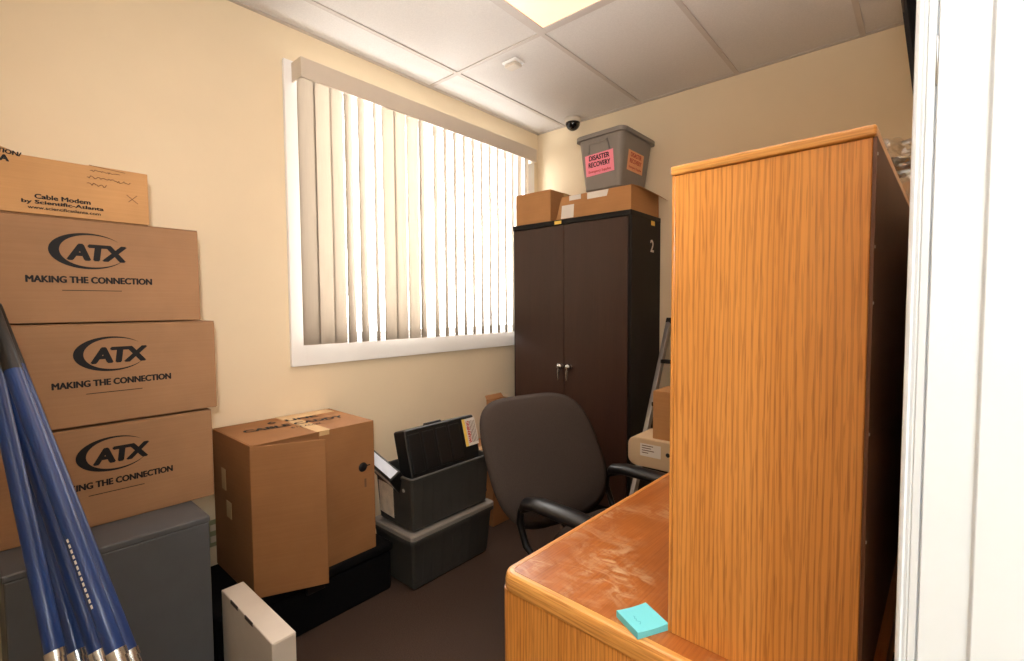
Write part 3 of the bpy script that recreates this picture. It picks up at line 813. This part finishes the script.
# banded edge swept round the free corner
r = 0.035
path = [(DW, 0.0)]+[(r-r*math.sin(a), r-r*math.cos(a)) for a in [PI/2*i/8 for i in range(9)]]+[(0.0, DL)]
nor = [(0, -1)]+[(-math.sin(a), -math.cos(a)) for a in [PI/2*i/8 for i in range(9)]]+[(-1, 0)]
def prof_at(i):
    out = []
    wseam = 0.0185
    for o_, z in ((0.0, 0.7105), (0.002, 0.711), (0.0025, 0.714), (0.0025, 0.731), (0.0005, 0.741), (-0.003, 0.7475), (-0.008, 0.75), (-wseam, 0.75), (-wseam, 0.7105)):
        out.append((path[i][0]+nor[i][0]*o_, path[i][1]+nor[i][1]*o_, z))
    return out
def band(i0, i1):
    bm = nb(); loft(bm, [prof_at(i) for i in range(i0, i1)], smooth=False); return bm
obj('edge_band', band(0, 10), M['oakX'], dk)
obj('edge_band', band(9, len(path)), M['oakY'], dk)
tp = [(DW, 0.0195)]+[(r-(r-0.0195)*math.sin(a), r-(r-0.0195)*math.cos(a)) for a in [PI/2*i/8 for i in range(9)]]+[(0.0195, DL), (DW, DL)]
obj('desktop', prism(nb(), [(x, y, 0.7105) for x, y in tp], (0, 0, 0.0393)), M['oakT'], dk)
for y0 in (0.004, DL-0.05):
    bm = nb(); q = [(x, y) for x, y in rrect(0.001, DW-0.01, y0-0.003, y0+0.042, 0.02, 4)]
    prism(bm, [(x, y, 0.0) for x, y in q], (0, 0, 0.710))
    obj('end_panel', bm, M['oakV'], dk)
obj('modesty_panel', box(nb(), DW-0.07, DW-0.05, 0.049, DL-0.05, 0.15, 0.705, 0.001), M['oakY'], dk)

# hutch on the desk
L = (-0.355, 0.858, DZ)
hu = thing('desk_hutch', 'tall oak shelf hutch standing on the desk, grained end panel facing out', 'bookcase', L, RD)
HW, HL, HZ = 0.298, 1.46, 0.872
for y0 in (0.0, HL-0.022):
    ep = obj('end_panel', box(nb(), 0.007, HW-0.005, y0, y0+0.022, 0.0, HZ-0.017, 0.0015), M['oakV'], hu)
    obj('edge_strip', box(nb(), 0.0, 0.0066, y0-0.0005, y0+0.0225, 0.0, HZ-0.017, 0.0015), M['oakV'], ep)
obj('top', box(nb(), -0.002, HW-0.0005, -0.005, HL+0.005, HZ-0.0165, HZ, 0.004, 3), M['oakX'], hu)
for z in (0.02, 0.42):
    obj('shelf', box(nb(), 0.01, HW-0.005, 0.0225, HL-0.0225, z, z+0.02, 0.001), M['oakY'], hu)
bp = obj('back_panel', box(nb(), HW-0.0045, HW, 0.001, HL-0.001, 0.0, HZ-0.017), M['backboard'], hu)
for z in (0.055, 0.27, 0.43, 0.62, 0.83, 0.70):
    obj('staple', box(nb(), HW, HW+0.0012, 0.004, 0.007, z, z+0.004), M['steel'], bp)

# cyan sticky pad
L = (-0.402, 0.846, DZ)
pd = thing('sticky_note_pad', 'small cyan sticky note pad on the desk corner', 'note pad', L, math.radians(-28))
bm = nb(); G = 8; loops = []
for i in range(G+1):
    u = -1+2*i/G; lift = 0.003*max(0, u)**2
    loops.append([(-0.035, u*0.035, 0.0005), (0.035, u*0.035, 0.0005+lift*0), (0.035, u*0.035, 0.0120+0.002*u*u), (-0.035, u*0.035, 0.0120+0.002*u*u)])
loft(bm, loops)
obj('sheets', bm, M['cyan'], pd)
hw = strokes([scribble(0.026, 0.006, 11)], 0.0004)
for v in hw.verts: v.co.x += 0.004; v.co.y -= 0.014; v.co.z = 0.0135
obj('handwriting', hw, M['cyanink'], pd)

# crinkled clear bag on the hutch
L = (-0.12, 2.0, DZ+HZ)
cb_ = thing('plastic_bag', 'crinkled clear plastic bag on the far end of the hutch', 'bag', L)
b = nb(); bmesh.ops.create_icosphere(b, subdivisions=5, radius=1.0)
for v in b.verts:
    n_ = noise.noise(v.co*2.6)*0.28+abs(noise.noise(v.co*6.0))*0.22
    v.co = Vector((0.01+v.co.x*0.135*(1+n_), v.co.y*0.17*(1+n_), 0.135+v.co.z*0.135*(1+n_*0.6)))
    v.co.z = max(v.co.z, 0.001)
obj('film', b, M['film'], cb_)
b = nb(); bmesh.ops.create_icosphere(b, subdivisions=3, radius=1.0)
for v in b.verts:
    n_ = noise.noise(v.co*2.0+Vector((5, 0, 0)))*0.35
    v.co = Vector((0.02+v.co.x*0.06*(1+n_), v.co.y*0.07*(1+n_), 0.185+v.co.z*0.035*(1+n_)))
obj('dark_contents', b, M['black'], cb_, True)['label'] = 'dark lump inside'

# black panel high on the right wall
L = (XR, 1.32, 2.10)
bpn = thing('wall_panel', 'black panel high on the right wall beside the white doorway', 'panel', L)
bm = nb(); prism(bm, [(-0.018, -0.12, -0.31), (-0.036, -0.12, -0.31), (-0.112, -0.12, 0.31), (-0.094, -0.12, 0.31)], (0, 0.45, 0), bev=0.003)
obj('slab', bm, M['blackmatte'], bpn)
obj('bracket', box(nb(), -0.07, 0.0, 0.03, 0.13, -0.06, 0.06, 0.003), M['black'], bpn)

# ------------------------------------------------------------------ things beside the cabinet
L = (-1.14, 2.2, 0)
ld = thing('folding_ladder', 'folded grey metal ladder leaning on the back wall beside the cabinet', 'ladder', L)
def rail(x, yb, zb, yt, zt, wx, wy):
    bm = nb(); a = Vector((x, yb, zb)); c = Vector((x, yt, zt)); d_ = (c-a); n_ = Vector((0, -d_.z, d_.y)).normalized()*wy
    prism(bm, [a, a+n_, c+n_, c], (wx, 0, 0), bev=0.002); return at(0, bm, L)
for x in (-1.292, -1.180):
    obj('rail', rail(x, 2.41, 0.0, 3.045, 1.27, 0.026, -0.045), M['steel'], ld)
for k in range(1, 5):
    t = k/5; obj('rung', at(0, box(nb(), -1.268, -1.178, 2.41+0.635*t-0.012, 2.41+0.635*t+0.03, 1.27*t-0.012, 1.27*t+0.012, 0.003), L), M['black'], ld)
for x in (-1.292, -1.180):
    obj('end_cap', rail(x-0.002, 3.040, 1.26, 3.056, 1.292, 0.032, -0.054), M['black'], ld)

L = (-0.99, 2.42, 0)
dp = thing('storage_crate', 'dark crate behind the desk holding the beige case', 'crate', L)
obj('body', box(nb(), -0.07, 0.15, -0.11, 0.12, 0.0, 0.52, 0.01), M['black'], dp)
obj('lid', box(nb(), -0.08, 0.16, -0.12, 0.13, 0.52, 0.545, 0.006), M['black'], dp)
L = (-0.985, 2.37, 0.545)
be = thing('beige_case', 'beige rounded case with a white label behind the far armrest', 'case', L)
bm = nb()
q = rrect(-0.175, 0.19, 0.0, 0.150, 0.045, 6)
prism(bm, [(x, -0.11, z) for x, z in q], (0, 0.22, 0), bev=0.006)
obj('shell', bm, M['beige'], be)
lb = obj('paper_label', box(nb(), -0.105, 0.005, -0.1112, -0.11, 0.058, 0.122), M['paper'], be); lb['label'] = 'white printed label'
bm = nb()
for k, (a, c) in enumerate(((-0.095, -0.035), (-0.095, -0.045), (-0.095, -0.03), (-0.095, -0.06))): box(bm, a, c, -0.1118, -0.1112, 0.110-0.012*k, 0.114-0.012*k)
obj('print_lines', bm, M['fadedink'], lb)
obj('round_port', lathe(nb(), [(0.011, 0), (0.011, 0.001), (0, 0.001)], (0.042, -0.1105, 0.085), 14, 'Y'), M['black'], be)
carton('cardboard_box', 'small brown carton on top of the beige case', (-0.915, 2.38, 0.6955), 0.235, 0.20, 0.245, M['cardC'], 'y')

# ------------------------------------------------------------------ blue telescopic poles
CAM = Vector((0.0, 0.0, 1.37)); YAW, PIT, ROL = math.radians(40.9), math.radians(2.757), math.radians(0.35)
def pole(label, top, collar):
    top = Vector(top); col_ = Vector(collar); dr = (col_-top).normalized()
    foot = top+dr*(top.z/-dr.z)
    foot.z = 0.0
    t = thing('telescopic_pole', label, 'pole', foot, 0, 'bundle of blue poles')
    f = lambda p: p-foot
    Lh = (col_-top).length
    R = 0.0165
    gp = top+dr*0.20
    obj('grip', tube(nb(), [f(top), f(top+dr*0.006), f(gp)], [R*0.75, R*1.04, R*1.04], 18), M['black'], t)
    tb = obj('tube', tube(nb(), [f(gp), f(col_)], R, 20), M['blue'], t)
    cc = nb(); tube(cc, [f(col_-dr*0.003), f(col_+dr*0.014)], R*1.08, 18); tube(cc, [f(col_+dr*0.014), f(col_+dr*0.05)], R*0.9, 18)
    obj('collar', cc, M['chrome'], t)
    end = foot-dr*0.018
    obj('lower_section', tube(nb(), [f(col_+dr*0.05), f(end)], R*0.68, 16), M['darkpole'], t)
    obj('foot_tip', tube(nb(), [f(end-dr*0.03), f(end)], [R*0.85, R*0.6], 12), M['black'], t)
    return t, tb, gp, col_, dr, foot
POLES = [
    ('rightmost blue pole of the bundle, its black grip beside the printed cartons', (-1.912, 0.057, 1.385), (-1.370, 0.223, 0.578)),
    ('second blue pole from the right in the bundle', (-1.752, 0.046, 1.385), (-1.240, 0.181, 0.665)),
    ('third blue pole from the right, middle of the bundle', (-1.874, 0.035, 1.385), (-1.365, 0.169, 0.612)),
    ('fourth blue pole from the right in the bundle', (-1.977, 0.037, 1.385), (-1.423, 0.140, 0.599)),
    ('leftmost blue pole of the bundle in front of the grey cabinet', (-1.828, 0.032, 1.385), (-1.349, 0.100, 0.658)),
]
for i, (lab, a, c) in enumerate(POLES):
    t, tb, gp, col_, dr, foot = pole(lab, a, c)
    if i in (0, 1):       # fine white print along the tube
        bm = nb(); side = Vector((0.757, -0.655, 0)); side = (side-dr*side.dot(dr)).normalized()
        up = dr.cross(side)
        k = 0.10
        while k < 0.26:
            p = col_-dr*k+side*0.0164-foot
            p2 = p-dr*0.008
            prism(bm, [p-up*0.002, p+up*0.002, p2+up*0.002, p2-up*0.002], side*0.0006); k += 0.0125
        obj('printed_marking', bm, M['paper'], tb)

# ------------------------------------------------------------------ light
w = bpy.data.worlds.new('sky'); scene.world = w; w.use_nodes = True
nt = w.node_tree; bgn = nt.nodes['Background']
bgn.inputs['Color'].default_value = (1.0, 0.97, 0.93, 1); bgn.inputs['Strength'].default_value = 14.0

def light(name, kind, loc, energy, color, **k):
    l = bpy.data.lights.new(name, kind); l.energy = energy; l.color = color
    for a, v in k.items(): setattr(l, a, v)
    o = bpy.data.objects.new(name, l); COL.objects.link(o); o.location = loc
    return o
def aim(o, tgt):
    o.rotation_euler = (Vector(tgt)-o.location).to_track_quat('-Z', 'Y').to_euler()
# window portal (guides sampling of the sky through the window)
p = light('window_daylight', 'AREA', (XL-0.16, ym, (WZ0+WZ1)/2), 1, (1, 1, 1), shape='RECTANGLE', size=WY1-WY0, size_y=WZ1-WZ0)
aim(p, (0, ym, (WZ0+WZ1)/2)); p.data.cycles.is_portal = True
# flash on the photographer's camera, tipped up a little
fl = light('camera_flash', 'SPOT', (0.0, -0.05, 1.56), 290, (1.0, 0.98, 0.95), spot_size=math.radians(110), spot_blend=1.0, shadow_soft_size=0.05)
aim(fl, (-0.22, 0.45, ZC))
# unseen lamp added to whiten the door jamb, and the room's own ceiling panel
co = light('corridor_jamb_fill', 'AREA', (0.80, -0.55, ZC-0.05), 56, (0.86, 0.94, 1.0), shape='RECTANGLE', size=0.6, size_y=1.2)
aim(co, (0.80, -0.55, 0))
lp = light('ceiling_panel_lamp', 'AREA', (-1.185, 1.352, ZC-0.016), 5, (1.0, 0.86, 0.70), shape='RECTANGLE', size=0.5, size_y=1.1, spread=math.radians(95))
aim(lp, (-1.185, 1.352, 0))
# extra spot added to brighten the window wall and casing
fs = light('window_wall_fill', 'SPOT', (0.0, -0.05, 1.58), 105, (1.0, 0.97, 0.93), spot_size=math.radians(88), spot_blend=1.0, shadow_soft_size=0.05)
aim(fs, (-2.37, 1.55, 2.05))

# ------------------------------------------------------------------ camera
cd = bpy.data.cameras.new('camera'); cam = bpy.data.objects.new('camera', cd); COL.objects.link(cam)
cd.sensor_fit = 'HORIZONTAL'; cd.sensor_width = 36.0; cd.lens = 477.0*36.0/1024.0
cd.clip_start = 0.02; cd.shift_y = (329.6-330.5)/1024.0
yaw, pit, rol = math.radians(-40.9), math.radians(2.757), math.radians(0.35)
F = Vector((math.sin(yaw)*math.cos(pit), math.cos(yaw)*math.cos(pit), -math.sin(pit)))
Rr = Vector((math.cos(yaw), -math.sin(yaw), 0)); D = F.cross(Rr)
R2 = Rr*math.cos(rol)+D*math.sin(rol); D2 = D*math.cos(rol)-Rr*math.sin(rol)
m = Matrix((R2, -D2, -F)).transposed().to_4x4(); m.translation = CAM
cam.matrix_world = m
scene.camera = cam
vs = scene.view_settings
vs.view_transform = 'Standard'; vs.look = 'None'; vs.gamma = 1.0; vs.use_curve_mapping = False; vs.exposure = 0.0
scene.display_settings.display_device = 'sRGB'
